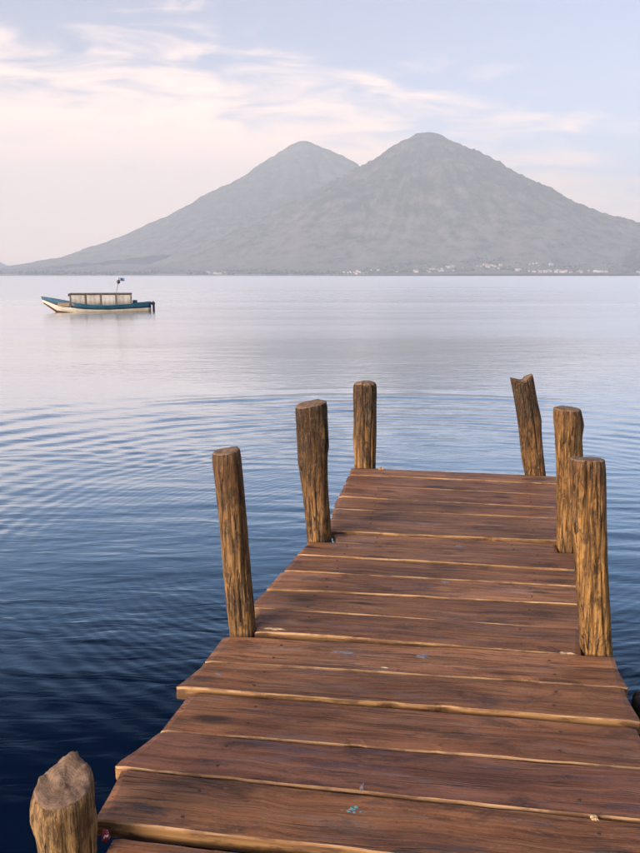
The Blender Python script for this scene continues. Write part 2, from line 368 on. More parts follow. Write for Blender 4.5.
# ------------------------------------------------------------------ lake
def make_lake():
    rr = [0.6]
    while rr[-1] < 16800:
        r = rr[-1]
        if r < 2.6: d = 0.08
        elif r < 20: d = min(max(r * r / 3300, 0.014), 0.055)
        else: d = max(0.055, 0.055 + (r - 20) * 0.022)
        rr.append(r + d)
    rr = np.array(rr)
    a_f = np.radians(np.arange(-34, 34.001, 0.16)); a_b = np.radians(np.linspace(34, 326, 62)[1:-1])
    ang = np.concatenate([a_f, a_b])
    cap = np.where(np.abs(((ang + np.pi) % (2 * np.pi)) - np.pi) < R(34.01), 1.0, 0.0)
    A, RR = np.meshgrid(ang, rr); CP = np.meshgrid(cap, rr)[0]
    Rc = np.where((CP < 0.5) & (RR > 300), 300 + 100 * (1 - np.exp(-(RR - 300) / 1500)), RR)
    X = Rc * np.sin(A); Y = Rc * np.cos(A)
    # rings that run out from the end of the dock: short waves inside, long ones lead
    def rings(cx, cy, r0, lam0, k, rin, rout, amp, wob, seed):
        dx = X - cx; dy = Y - cy; q = np.hypot(dx, dy); th = np.arctan2(dy, dx)
        qn = q + wob * (fbm(X * 0.5, Y * 0.5, seed, 3) - 0.5) + 0.07 * (fbm(X * 1.7, Y * 1.7, seed + 2, 3) - 0.5)
        lam = np.maximum(lam0 + k * (qn - r0), lam0 * 0.8)
        ph = np.where(qn > r0 - lam0 * 0.2 / max(k, 1e-6), 2 * np.pi / k * np.log(np.maximum(lam0 + k * (qn - r0), 1e-3) / lam0), 2 * np.pi * (qn - r0) / (lam0 * 0.8)) if k > 1e-6 else 2 * np.pi * qn / lam0
        env = sstep(rin, rin + 1.5, qn) * (1 - sstep(rout - 2.2, rout, qn))
        mod = (0.30 + 0.9 * sstep(0.30, 0.68, fbm(X * 0.55 + seed, Y * 0.8, seed + 5, 4))) * (0.45 + 0.55 * sstep(4.5, 7.0, q))
        return amp * lam * np.sin(ph) * env * mod
    Z = rings(1.0, 7.0, 3.4, 0.105, 0.165, 0.8, 10.2, 0.0125, 0.14, 3)
    Z += rings(1.75, 6.2, 3.4, 0.12, 0.15, 1.0, 8.6, 0.0034, 0.2, 21)
    Z += rings(0.3, 4.6, 2.0, 0.20, 0.02, 0.4, 6.5, 0.0016, 0.3, 41)
    Z += rings(1.2, 3.1, 2.0, 0.24, 0.02, 0.2, 5.5, 0.0014, 0.3, 61)
    # lazy wind swell near the dock
    near = 1 - sstep(8, 19, Rc)
    u = X * 0.18 + Y * 0.98
    wv = u + 0.55 * (fbm(X * 0.45, Y * 0.45, 80, 3) - 0.5)
    Z += near * 0.0024 * np.sin(2 * np.pi * wv / 0.31) * sstep(0.25, 0.75, fbm(X * 0.35 + 4, Y * 0.8, 90, 3))
    Z += near * 0.012 * (fbm(X * 0.9, Y * 2.1, 70, 4) - 0.5)
    Z *= (1 - sstep(15, 20, Rc))
    me = grid_mesh('lake', np.stack([X, Y, Z], -1), len(ang), len(rr), wrap_u=True)
    o = obj('lake', me, M['water'])
    return tag(o, 'calm blue lake with faint rings spreading round the dock', 'lake', kind='structure')
make_lake()

# ------------------------------------------------------------------ mountains
def terrain(name, x0, x1, y0, y1, dx, dy, fn, mat, label, cat):
    xs = np.arange(x0, x1 + 1, dx); ys = np.arange(y0, y1 + 1, dy)
    X, Y = np.meshgrid(xs, ys); Z = np.maximum(fn(X, Y), -1.5)     # the lake bed lies just under the surface there
    o = obj(name, grid_mesh(name, np.stack([X, Y, Z], -1), len(xs), len(ys)), mat)
    return tag(o, label, cat, kind='structure')

def cone(X, Y, cx, cy, left, right, seed, gully):
    dx = X - cx; dy = Y - cy; r = np.hypot(dx, dy) + 1e-6; ph = np.arctan2(dy, dx)
    w = 0.5 + 0.5 * dx / r; w = sstep(0.1, 0.9, w)
    rn = r * (1 + 0.03 * (fbm(np.cos(ph) * 2 + 5, np.sin(ph) * 2 + 5, seed, 3) - 0.5) * np.clip(1 - np.abs(np.sin(ph)) * 0, 0, 1))
    hl = np.interp(rn, *zip(*left)); hr = np.interp(rn, *zip(*right))
    h = hl * (1 - w) + hr * w
    top = left[0][1]
    # gullies that fan down the flanks
    u = ph * 9 + 0.5 * fbm(X / 900, Y / 900, seed + 3, 3); v = r / 2600
    g = 0.6 * ridged(u, v, seed + 7, 3) + 0.4 * ridged(u * 2.3, v * 1.7, seed + 9, 2)
    amp = gully * np.clip(h / top, 0, 1) ** 0.55 * sstep(120, 900, r)
    h = h - amp * (0.72 - g)
    h = h + (fbm(X / 420, Y / 420, seed + 11, 5) - 0.5) * 90 * sstep(60, 500, h) + (fbm(X / 110, Y / 110, seed + 15, 4) - 0.5) * 38 * sstep(20, 200, h)
    h = np.where(h > 0, h * (0.06 + 0.94 * sstep(6500, 8700, Y)), h)
    return h
R_L = [(0, 1668), (90, 1652), (201, 1615), (391, 1523), (592, 1388), (795, 1285), (1300, 1000), (2000, 640), (2800, 300), (3300, 110), (3600, 10), (4200, -60), (9000, -200)]
R_R = [(0, 1668), (143, 1640), (300, 1570), (663, 1413), (1032, 1186), (1402, 990), (1774, 805), (2147, 655), (2645, 490), (3300, 300), (4200, 120), (5200, -20), (9000, -200)]
L_L = [(0, 2045), (90, 2028), (245, 1965), (480, 1800), (1030, 1460), (1665, 1130), (2225, 826), (3030, 475), (3680, 245), (4600, 90), (5600, -20), (12000, -200)]
L_R = [(0, 2045), (100, 2025), (300, 1926), (610, 1795), (815, 1676), (1500, 1250), (2600, 700), (4200, 200), (5600, -40), (12000, -200)]
def f_right(X, Y): return cone(X, Y, 1249, 10000, R_L, R_R, 100, 190)
def f_left(X, Y): return cone(X, Y, -220, 13000, L_L, L_R, 200, 160)
def shore_line(X): return 6750 + 350 * (fbm(X / 1500 + 3, X * 0 + 0.5, 301, 4) - 0.5) * 2 + 900 * sstep(-1200, -4200, X) + 700 * sstep(1800, 4500, X) * 0
def f_shore(X, Y):
    d = Y - shore_line(X)
    h = np.where(d < 0, d * 0.12, 3 + 0.034 * d + 10 * sstep(0, 260, d))
    h = h + sstep(30, 700, d) * (fbm(X / 520, Y / 520, 310, 5) - 0.45) * 90 + sstep(0, 200, d) * (fbm(X / 90, Y / 90, 320, 3) - 0.4) * 26
    side = sstep(-2600, -4600, X)
    h = h - side * (0.034 * np.maximum(d, 0))
    return np.minimum(h, 360)
def f_hill(X, Y):
    dx = (X - 3650) / 1; dy = (Y - 7900) / 1.1
    q = np.hypot(np.where(dx < 0, dx / 1.05, dx / 1.3), dy)
    h = np.interp(q, [0, 250, 600, 900, 1200, 1500, 3000], [415, 395, 290, 170, 70, -10, -200])
    return h + (ridged(X / 520, Y / 520, 410, 4) - 0.6) * 120 * sstep(20, 200, h) + (fbm(X / 110, Y / 110, 415, 4) - 0.5) * 50 * sstep(10, 120, h)
def f_far(X, Y):
    q = (Y - 15900) / 1200
    base = 130 + 100 * (fbm(X / 2100, X * 0, 500, 4) - 0.5) * 2 + 205 * sstep(-5900, -6500, X) + 330 * sstep(-6800, -9000, X) + 280 * sstep(3200, 7200, X)
    return base * np.exp(-q * q) * (0.85 + 0.3 * fbm(X / 400, Y / 400, 520, 5)) - 30
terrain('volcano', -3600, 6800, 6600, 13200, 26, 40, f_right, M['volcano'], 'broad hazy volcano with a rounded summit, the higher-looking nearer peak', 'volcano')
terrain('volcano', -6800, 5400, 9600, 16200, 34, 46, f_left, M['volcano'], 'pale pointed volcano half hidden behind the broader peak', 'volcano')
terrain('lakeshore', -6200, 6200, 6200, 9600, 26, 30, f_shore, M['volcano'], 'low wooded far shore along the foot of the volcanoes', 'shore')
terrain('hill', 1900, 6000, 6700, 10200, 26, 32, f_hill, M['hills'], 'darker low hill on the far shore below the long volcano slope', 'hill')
terrain('distant_hills', -11500, 11500, 14400, 17400, 50, 70, f_far, M['hills'], 'faint low hills at the far end of the lake', 'hills')
def ground_z(x, y):
    a, b = np.array([float(x)]), np.array([float(y)])
    return float(max(f_shore(a, b)[0], f_right(a, b)[0], f_hill(a, b)[0]))

# houses of the lakeside town: tiny at seven kilometres, each one a gabled block
def house_mesh(w, d, h, rh, name):
    bm = bmesh.new()
    p = [(-w/2, -d/2, -6), (w/2, -d/2, -6), (w/2, d/2, -6), (-w/2, d/2, -6), (-w/2, -d/2, h), (w/2, -d/2, h), (w/2, d/2, h), (-w/2, d/2, h), (-w/2, 0, h + rh), (w/2, 0, h + rh)]
    v = [bm.verts.new(q) for q in p]
    for f in ((0, 1, 5, 4), (2, 3, 7, 6), (1, 2, 6, 9, 5), (3, 0, 4, 8, 7)): bm.faces.new([v[i] for i in f])
    o = 1.2
    e = [bm.verts.new(q) for q in ((-w/2-o, -d/2-o, h-.5), (w/2+o, -d/2-o, h-.5), (w/2+o, 0, h+rh+.3), (-w/2-o, 0, h+rh+.3), (w/2+o, d/2+o, h-.5), (-w/2-o, d/2+o, h-.5))]
    for f in ((0, 1, 2, 3), (3, 2, 4, 5)): bm.faces.new([e[i] for i in f]).material_index = 1
    return bm_mesh(bm, name)
M['h_white'] = plain('house_white', (0.66, 0.61, 0.56), 0.8, 0.06, 0.2); M['h_cream'] = plain('house_cream', (0.64, 0.52, 0.41), 0.8, 0.08, 0.2)
M['h_roof'] = plain('roof_rust', (0.40, 0.22, 0.15), 0.8, 0.2, 0.3); M['h_tin'] = plain('roof_tin', (0.62, 0.62, 0.62), 0.5, 0.1, 0.3)
hproto = []
for i, (w, d, h, rh, mw, mr) in enumerate([(22, 14, 9, 4, 'h_white', 'h_roof'), (15, 12, 8, 4, 'h_cream', 'h_tin'), (34, 16, 11, 4, 'h_white', 'h_tin'), (12, 10, 6, 3, 'h_white', 'h_roof'), (26, 14, 13, 4, 'h_cream', 'h_roof')]):
    me = house_mesh(w, d, h, rh, 'house'); me.materials.append(M[mw]); me.materials.append(M[mr]); hproto.append(me)
rh = random.Random(11)
CL = [(-1050, -650, 7, 260, 'tiny pale house on the shore left of the near volcano', 'houses on the shore under the pointed volcano'),
      (170, 470, 14, 330, 'tiny pale house in the small village below the saddle of the volcanoes', 'houses of the village below the saddle'),
      (780, 1180, 20, 420, 'tiny pale house in the lakeside village below the broad summit', 'houses of the village below the broad summit'),
      (1350, 1720, 14, 260, 'tiny pale house in the straggling village just right of the broad summit', 'houses of the straggling village'),
      (1750, 2150, 24, 520, 'tiny pale house in the largest village left of the dark hill', 'houses of the largest village'),
      (2200, 2900, 14, 120, 'tiny pale house on the waterfront below the dark hill', 'houses on the waterfront below the dark hill')]
for x0, x1, n, dep, lab, grp in CL:
    for i in range(int(n * 1.3)):
        if i % 5 == 0: xc, dc = rh.uniform(x0, x1), rh.random() ** 1.4
        x = xc + rh.gauss(0, 60); y = float(shore_line(np.array([x]))[0]) + 22 + max(0, dep * dc + rh.gauss(0, 22))
        o = bpy.data.objects.new('house', rh.choice(hproto)); col.objects.link(o)
        o.location = (x, y, ground_z(x, y) + 2.5); o.rotation_euler = (0, 0, rh.uniform(-0.5, 0.5)); o.scale = [rh.uniform(0.6, 1.15)] * 3
        tag(o, lab, 'house', grp)

# woods along the far shore: one mass at this distance, built as many small crowns
def make_woods():
    bm = bmesh.new(); bmesh.ops.create_icosphere(bm, subdivisions=1, radius=1.0)
    tv = np.array([v.co[:] for v in bm.verts]); tf = np.array([[v.index for v in f.verts] for f in bm.faces]); bm.free()
    g = np.random.default_rng(5); n = 3200
    x = g.uniform(-5200, 5200, n); d = 70 + 420 * g.random(n) ** 2.0
    keep = fbm(x / 260, d / 150, 700, 3) > 0.44; x, d = x[keep], d[keep]
    y = shore_line(x) + d
    z = np.maximum(np.maximum(f_shore(x, y), f_right(x, y)), f_hill(x, y))
    r = g.uniform(4, 10, len(x)); hgt = r * g.uniform(0.9, 1.6, len(x))
    jit = 1 + 0.35 * (g.random((len(x), len(tv), 1)) - 0.5)
    V = tv[None] * jit * np.stack([r, r, hgt], -1)[:, None, :] + np.stack([x, y, z + hgt * 0.5], -1)[:, None, :]
    F = tf[None] + (np.arange(len(x)) * len(tv))[:, None, None]
    me = bpy.data.meshes.new('woods'); me.from_pydata(V.reshape(-1, 3).tolist(), [], F.reshape(-1, 3).tolist())
    t = NT('far_woods'); c = t.mix(t.rng(t.noise(t.map(t.tc.outputs['Object'], (0.01, 0.01, 0.01)), 1.0, 4), 0.35, 0.65), (0.030, 0.042, 0.024), (0.095, 0.10, 0.055))
    tag(obj('woods', me, t.done(c, 0.95, None, 0.1)), 'dark scattered woods along the far shore of the lake', 'woods', kind='stuff')
make_woods()

# ------------------------------------------------------------------ dock
DZ = 0.75
dock = empty('dock', (0.6, 4.0, 0.0))
tag(dock, 'weathered brown plank dock on round timber posts running out over the lake', 'dock')
OFF = Vector(dock.location)

def plank(BL, BR, FL, FR, dz=0.0, th=0.05, color=(1, 1, 1), seed=0, tilt=0.0, ragged=1.0):
    BL, BR, FL, FR = [Vector((p[0], p[1], 0)) for p in (BL, BR, FL, FR)]
    BL.y += 0.013; BR.y += 0.013
    cen = (BL + BR + FL + FR) / 4
    ax = ((BR - BL) + (FR - FL)).normalized(); ang = math.atan2(ax.y, ax.x)
    rot = Matrix.Rotation(-ang, 3, 'Z')
    q = [rot @ (p - cen) for p in (BL, BR, FL, FR)]
    nx, ny = 64, 7
    rs = random.Random(seed); sd = rs.uniform(0, 900)
    bow = rs.uniform(-0.004, 0.004); cup = rs.uniform(-0.004, 0.003)
    def wob(u, k, a, f): return a * (mnoise.noise(Vector((u * f + sd, k * 7.3, sd * 0.37))))
    ts = [0.0, 0.022, 0.16, 0.5, 0.84, 0.978, 1.0]           # across, back to front
    bm = bmesh.new(); top = []; bot = []
    for j in range(ny):
        rowt, rowb = [], []
        for i in range(nx + 1):
            u = i / nx
            b = q[0].lerp(q[1], u); f = q[2].lerp(q[3], u)
            b = b + Vector((0, wob(u, 1, 0.004, 5) + wob(u, 2, 0.002, 22), 0)) * ragged
            f = f + Vector((0, wob(u, 3, 0.0035, 6) + wob(u, 4, 0.0025, 30), 0)) * ragged
            nick = max(0, wob(u, 9, 1.0, 13) - 0.42) * 0.055 * ragged
            p = b.lerp(f, ts[j])
            e = 1 - abs(2 * u - 1)
            if j in (0, 6): z = -0.0045 - abs(wob(u, 5 + j, 0.005, 16))
            elif j in (1, 5): z = -0.0006
            else: z = 0.0
            if j >= 5: p.y += nick; z -= nick * 0.35
            z += bow * math.sin(u * 3.1) + cup * (1 - (2 * ts[j] - 1) ** 2) + wob(u, 20 + j * 0.15, 0.0035, 7)
            # the end of the board is sawn a little out of square, and worn
            xe = (wob(0.1 * j, 30, 0.02, 3) if i == 0 else wob(0.1 * j, 31, 0.02, 3) if i == nx else 0) * ragged
            if i in (0, nx): z -= 0.005
            rowt.append(bm.verts.new((p.x + xe, p.y, z)))
            zb = -th + wob(u, 12, 0.004, 4)
            rowb.append(bm.verts.new((p.x + xe, p.y, zb)))
        top.append(rowt); bot.append(rowb)
    for j in range(ny - 1):
        for i in range(nx):
            f = bm.faces.new((top[j][i], top[j + 1][i], top[j + 1][i + 1], top[j][i + 1]))
            f.material_index = 2 if j in (0, 5) else 0
            bm.faces.new((bot[j][i], bot[j][i + 1], bot[j + 1][i + 1], bot[j + 1][i])).material_index = 1
    for i in range(nx):
        bm.faces.new((top[0][i], top[0][i + 1], bot[0][i + 1], bot[0][i])).material_index = 1
        bm.faces.new((top[-1][i + 1], top[-1][i], bot[-1][i], bot[-1][i + 1])).material_index = 1
    for j in range(ny - 1):
        bm.faces.new((top[j + 1][0], top[j][0], bot[j][0], bot[j + 1][0])).material_index = 1
        bm.faces.new((top[j][nx], top[j + 1][nx], bot[j + 1][nx], bot[j][nx])).material_index = 1
    me = bm_mesh(bm, 'plank')
    o = obj('plank', me, [M['top'], M['side'], M['arris']], dock, cen + Vector((0, 0, DZ + dz * 0.7)) - OFF, (tilt, 0, ang))
    k = rs.uniform(0.86, 1.18); g = rs.uniform(-0.02, 0.10)
    o.color = (color[0] * k, color[1] * k * (0.95 + g * 0.6), color[2] * k * (0.93 + g), 1)
    return o

# (back-left, back-right, front-left, front-right, height offset, tint)
PL = [
 ((0.262, 6.378), (1.875, 6.081), (0.225, 6.165), (1.83, 5.870), 0.000, (1.06, 1.02, 1.00)),
 ((0.222, 6.140), (1.826, 5.846), (0.180, 5.860), (1.77, 5.552), -0.004, (1.05, 0.98, 0.98)),
 ((0.176, 5.838), (1.765, 5.530), (0.143, 5.531), (1.70, 5.235), 0.002, (1.02, 0.95, 0.95)),
 ((0.140, 5.510), (1.696, 5.214), (0.095, 5.231), (1.64, 4.995), -0.006, (1.05, 1.00, 0.98)),
 ((0.085, 5.208), (1.636, 4.972), (0.070, 4.985), (1.60, 4.775), -0.004, (1.00, 0.95, 0.95)),
 ((0.062, 4.966), (1.596, 4.756), (0.055, 4.734), (1.55, 4.528), 0.006, (1.02, 0.96, 0.96)),
 ((0.086, 4.700), (1.395, 4.495), (0.090, 4.548), (1.352, 4.340), -0.012, (1.00, 1.00, 1.02)),
 ((-0.083, 4.520), (1.50, 4.318), (-0.130, 4.318), (1.44, 4.055), 0.000, (1.04, 0.98, 0.98)),
 ((-0.136, 4.292), (1.434, 4.030), (-0.193, 4.068), (1.35, 3.842), -0.003, (1.03, 0.97, 0.95)),
 ((-0.200, 4.042), (1.34, 3.818), (-0.268, 3.817), (1.29, 3.612), -0.002, (0.98, 0.93, 0.93)),
 ((-0.273, 3.790), (1.28, 3.588), (-0.344, 3.593), (1.22, 3.325), -0.006, (0.95, 0.90, 0.90)),
 ((-0.312, 3.566), (1.165, 3.335), (-0.283, 3.326), (1.082, 3.094), -0.004, (0.96, 0.90, 0.90)),
 ((-0.414, 3.262), (1.226, 3.064), (-0.471, 3.039), (1.168, 2.828), 0.000, (0.93, 0.88, 0.86)),
 ((-0.474, 3.012), (1.168, 2.802), (-0.545, 2.828), (1.122, 2.584), 0.005, (0.88, 0.84, 0.82)),
 ((-0.490, 2.785), (1.112, 2.545), (-0.557, 2.539), (1.075, 2.315), -0.006, (0.88, 0.82, 0.80)),
 ((-0.560, 2.515), (1.076, 2.290), (-0.655, 2.326), (1.066, 2.044), 0.000, (0.78, 0.68, 0.82)),
 ((-0.640, 2.298), (1.060, 2.014), (-0.652, 2.066), (1.027, 1.797), 0.004, (0.86, 0.78, 0.72)),
 ((-0.585, 2.000), (1.020, 1.745), (-0.590, 1.760), (0.980, 1.520), -0.022, (0.95, 0.88, 0.82)),
 ((-0.700, 1.735), (1.000, 1.490), (-0.740, 1.500), (0.930, 1.260), -0.004, (0.90, 0.84, 0.80)),
 ((-0.745, 1.475), (0.926, 1.235), (-0.790, 1.245), (0.880, 1.005), 0.002, (0.92, 0.85, 0.80)),
 ((-0.795, 1.220), (0.876, 0.980), (-0.840, 0.990), (0.830, 0.750), -0.004, (0.88, 0.82, 0.80)),
]
planks = []
for i, (a, b, c, d, dz, cl) in enumerate(PL):
    planks.append(plank(a, b, c, d, dz, 0.052, cl, seed=i * 13 + 5, tilt=R(random.uniform(-0.35, 0.35))))

# nail heads where each board crosses the two stringers
M['nail'] = plain('rusty_nail', (0.05, 0.028, 0.020), 0.7, 0.4, 200)
def nail_mesh():
    bm = bmesh.new(); bmesh.ops.create_cone(bm, cap_ends=True, segments=10, radius1=0.0062, radius2=0.0048, depth=0.004)
    return bm_mesh(bm, 'nail')
nail_me = nail_mesh(); nail_me.materials.append(M['nail']); nrs = random.Random(3)
for pl, (a, b, c, d, dz, cl) in zip(planks, PL):
    L = math.dist(a, b); w = (math.dist(a, c) + math.dist(b, d)) / 2
    for sx in (-1, 1):
        for sy in (-1, 1):
            o = bpy.data.objects.new('nail', nail_me); col.objects.link(o); o.parent = pl
            o.location = (sx * (L / 2 - 0.27 + nrs.uniform(-0.015, 0.015)), sy * w * nrs.uniform(0.20, 0.30), 0.001)

def beam(name, a, b, w, h):
    a, b = Vector(a), Vector(b); d = b - a; L = d.length
    bm = bmesh.new()
    bmesh.ops.create_cube(bm, size=1)
    bmesh.ops.scale(bm, vec=(L, w, h), verts=bm.verts)
    bmesh.ops.subdivide_edges(bm, edges=[e for e in bm.edges if abs((e.verts[0].co - e.verts[1].co).x) > L * 0.9], cuts=14)
    for v in bm.verts:
        v.co += Vector((0, 0.01 * mnoise.noise(v.co * 3 + a), 0.006 * mnoise.noise(v.co * 4 + b)))
    bmesh.ops.bevel(bm, geom=[e for e in bm.edges if abs((e.verts[0].co - e.verts[1].co).x) > 0.01], offset=0.006, segments=1, affect='EDGES')
    return obj(name, bm_mesh(bm, name), M['beam'], dock, (a + b) / 2 - OFF, (0, 0, math.atan2(d.y, d.x)))
for s in (0.27, 1.33):
    # stringers follow the dock's axis
    y0, y1 = 0.8, 6.2
    xa = -0.83 + s; beam('stringer', (xa + 0.205 * (y0 - 1.0), y0, 0.63), (xa + 0.205 * (y1 - 1.0), y1, 0.63), 0.09, 0.12)
for (xl, yl, xr, yr) in ((0.30, 6.33, 1.78, 6.05), (-0.08, 4.66, 1.50, 4.44), (-0.42, 3.40, 1.20, 3.15), (-0.75, 1.90, 0.98, 1.62)):
    beam('cross_beam', (xl, yl, 0.512), (xr, yr, 0.512), 0.09, 0.11)

def post(name, base, top, r0, r1, mat, seed, head='flat', label=None, z0=-1.3, crack=1.0, ell=1.0):
    """one continuous irregular round timber from below the water to its sawn or broken head"""
    rs = random.Random(seed); sd = rs.uniform(0, 500)
    ns, nz = 72, 96
    ax = Vector((top[0] - base[0], top[1] - base[1], top[2] - base[2])); slope = Vector((ax.x / ax.z, ax.y / ax.z, 0))
    H = top[2]
    cracks = [(rs.uniform(0, 2 * math.pi), rs.uniform(0.10, 0.24) * crack, rs.uniform(0.02, 0.05), rs.uniform(0.2, 0.9)) for _ in range(7)]
    cracks.append((-1.75 + rs.uniform(-0.4, 0.4), 0.20 * crack, 0.035, 0.2))
    knots = [(rs.uniform(0, 2 * math.pi), rs.uniform(0.8, H), rs.uniform(0.05, 0.14)) for _ in range(7)]
    def rad(th, z):
        t = (z - z0) / (H - z0)
        r = r0 + (r1 - r0) * max(0, (z - base[2]) / (H - base[2]))
        c, s = math.cos(th), math.sin(th)
        n = mnoise.noise(Vector((c * 1.2 + sd, s * 1.2, z * 2.2))) * 0.10
        n += mnoise.noise(Vector((c * 4 + sd, s * 4, z * 3.0 + 7))) * 0.055
        n += mnoise.noise(Vector((c * 13 + sd, s * 13, z * 7))) * 0.030
        n += mnoise.noise(Vector((c * 30 + sd, s * 30, z * 12))) * 0.014
        for a, dp, wd, lo in cracks:
            da = (th - a - 0.10 * math.sin(z * 4 + a * 5) + math.pi) % (2 * math.pi) - math.pi
            n -= dp * math.exp(-(da / wd) ** 2) * (0.25 + 0.75 * min(1, max(0, (z - lo) / 0.5)))
        for a, kz, kr in knots:
            da = (th - a + math.pi) % (2 * math.pi) - math.pi
            n += 0.09 * math.exp(-((da / 0.42) ** 2 + ((z - kz) / (kr * 0.6)) ** 2))
        return r * (1 + n)
    def ztop(x, y, rr):
        """height of the head above its mean; x, y in units of the radius"""
        n = 0.10 * mnoise.noise(Vector((x * 2 + sd, y * 2, 3))) + 0.05 * mnoise.noise(Vector((x * 6 + sd, y * 6, 9)))
        if head == 'flat': h = 0.10 * x * rs_t[0] + 0.10 * y * rs_t[1] + n * 0.5
        elif head == 'slant': h = 0.16 * x + 0.06 * y + n * 0.6
        elif head == 'notch': h = 0.40 * abs(x + 0.1) ** 1.5 - 0.22 + (0.18 if x > 0.4 else 0) + n
        elif head == 'dome': h = -0.25 * (x * x + y * y) + 0.10 + n
        else:                                              # 'wedge': oblique axe cut with a raised lip
            h = 0.30 * y + 0.22 * math.exp(-((x + 0.05) / 0.45) ** 2) * max(0, y) + n * 1.2 - 0.1
            lip = math.exp(-(((y - 0.55) - 0.75 * (x + 0.35)) / 0.16) ** 2) * (1 if x < 0.25 else 0)
            h += 0.20 * lip
        return rr * h
    rs_t = (rs.uniform(-1, 1), rs.uniform(-1, 1))
    bm = bmesh.new(); rings = []
    def centre(z): return Vector((base[0], base[1], 0)) + slope * (z - base[2]) + Vector((0.012 * mnoise.noise(Vector((sd, z * 1.3, 0))), 0.012 * mnoise.noise(Vector((sd, z * 1.3, 9))), 0))
    rim = [ztop(math.cos(2 * math.pi * k / ns), math.sin(2 * math.pi * k / ns), r1) for k in range(ns)]
    for j in range(nz + 1):
        row = []; t = j / nz
        for k in range(ns):
            th = 2 * math.pi * k / ns
            z = z0 + (H + rim[k] - z0) * t
            r = rad(th, z)
            if j == nz: r *= 0.965
            c = centre(z); row.append(bm.verts.new((c.x + r * math.cos(th) * ell, c.y + r * math.sin(th), z)))
        rings.append(row)
    for j in range(nz):
        for k in range(ns): bm.faces.new((rings[j][k], rings[j][(k + 1) % ns], rings[j + 1][(k + 1) % ns], rings[j + 1][k])).smooth = True
    prev = rings[-1]; hc = centre(H)
    for s in (0.86, 0.70, 0.52, 0.34, 0.16):
        row = []
        for k in range(ns):
            th = 2 * math.pi * k / ns; x, y = s * math.cos(th), s * math.sin(th)
            r = rad(th, H + rim[k]) * s
            row.append(bm.verts.new((hc.x + r * math.cos(th) * ell, hc.y + r * math.sin(th), H + ztop(x, y, r1) + 0.004)))
        for k in range(ns):
            f = bm.faces.new((prev[k], prev[(k + 1) % ns], row[(k + 1) % ns], row[k])); f.material_index = 1; f.smooth = True
        prev = row
    cv_ = bm.verts.new((hc.x, hc.y, H + ztop(0, 0, r1) + 0.004))
    for k in range(ns):
        f = bm.faces.new((prev[k], prev[(k + 1) % ns], cv_)); f.material_index = 1
    org = Vector((base[0], base[1], 0))
    for v in bm.verts: v.co -= org
    o = obj(name, bm_mesh(bm, name), [M[mat], M['grain'] if mat != 'post_wet' else M['beam_black']], dock, org - OFF)
    if label: o['label'] = label
    return o
post('post', (0.373, 6.470, 0.75), (0.366, 6.470, 1.445), 0.088, 0.094, 'post_dark', 1, 'dome', 'dark upright post at the far left corner of the dock')
post('post', (-0.004, 4.625, 0.75), (-0.056, 4.600, 1.565), 0.072, 0.094, 'post_dark', 2, 'slant', 'thick streaked post with black cracks, middle of the left side')
post('post', (-0.348, 3.365, 0.75), (-0.402, 3.350, 1.560), 0.061, 0.061, 'post_warm', 3, 'slant', 'slender brown post leaning left, front of the left side')
post('post', (1.722, 6.215, 0.75), (1.579, 6.230, 1.505), 0.080, 0.092, 'post_dark', 4, 'notch', 'leaning post with a notched broken head at the far right corner')
post('post', (1.456, 4.470, 0.75), (1.398, 4.470, 1.558), 0.072, 0.076, 'post_gold', 5, 'flat', 'golden split post half hidden behind the front right post')
post('post', (1.172, 3.160, 0.75), (1.078, 3.150, 1.570), 0.068, 0.067, 'post_gold', 6, 'flat', 'golden mottled post with a long crack, front of the right side')
post('post', (-0.698, 1.955, 0.75), (-0.690, 1.960, 0.950), 0.077, 0.075, 'post_stub', 7, 'wedge', 'short stump post with an axe-cut peaked head', crack=0.4)
post('post', (1.318, 2.860, 0.30), (1.312, 2.860, 0.685), 0.100, 0.095, 'post_wet', 8, 'dome', 'black wet pile stub beside the dock edge')

def plank_height(pl):
    if pl.name not in _bvh:
        me = pl.data; _bvh[pl.name] = BVHTree.FromPolygons([v.co for v in me.vertices], [p.vertices for p in me.polygons])
    def f(x, y):
        h = _bvh[pl.name].ray_cast(Vector((x, y, 0.2)), Vector((0, 0, -1)))[0]
        return h.z if h is not None else 0.0
    return f
for ob in [o for o in bpy.data.objects if o.name.startswith('nail')]:
    ob.location.z = plank_height(ob.parent)(ob.location.x, ob.location.y) + 0.0005

def fleck(pl, x, y, rx, ry, mat, seed, name='paint_fleck', z=0.0, hgt=0.0):
    """a flake of old paint or chip lying on a plank, positioned in world x, y"""
    rs = random.Random(seed); bm = bmesh.new(); n = 14
    rim = []
    for k in range(n):
        a = 2 * math.pi * k / n; q = rs.uniform(0.45, 1.25); rim.append((rx * q * math.cos(a), ry * q * math.sin(a)))
    loc = Matrix.Rotation(-pl.rotation_euler.z, 3, 'Z') @ (Vector((x, y, 0)) - Vector((pl.location.x + OFF.x, pl.location.y + OFF.y, 0)))
    hz = plank_height(pl); Hh = lambda u, v: hz(loc.x + u, loc.y + v)
    b = [bm.verts.new((u, v, Hh(u, v) - 0.002)) for u, v in rim]
    t = [bm.verts.new((u * 0.97, v * 0.97, Hh(u, v) + 0.0004)) for u, v in rim]
    i_ = [bm.verts.new((u * 0.5, v * 0.5, Hh(u * .5, v * .5) + 0.0005 + hgt)) for u, v in rim]
    c = bm.verts.new((0, 0, Hh(0, 0) + 0.0005 + hgt))
    for k in range(n):
        m = (k + 1) % n
        bm.faces.new((b[k], b[m], t[m], t[k])); bm.faces.new((t[k], t[m], i_[m], i_[k])); bm.faces.new((i_[k], i_[m], c))
    o = obj(name, bm_mesh(bm, name), mat, pl, (loc.x, loc.y, 0))
    return o
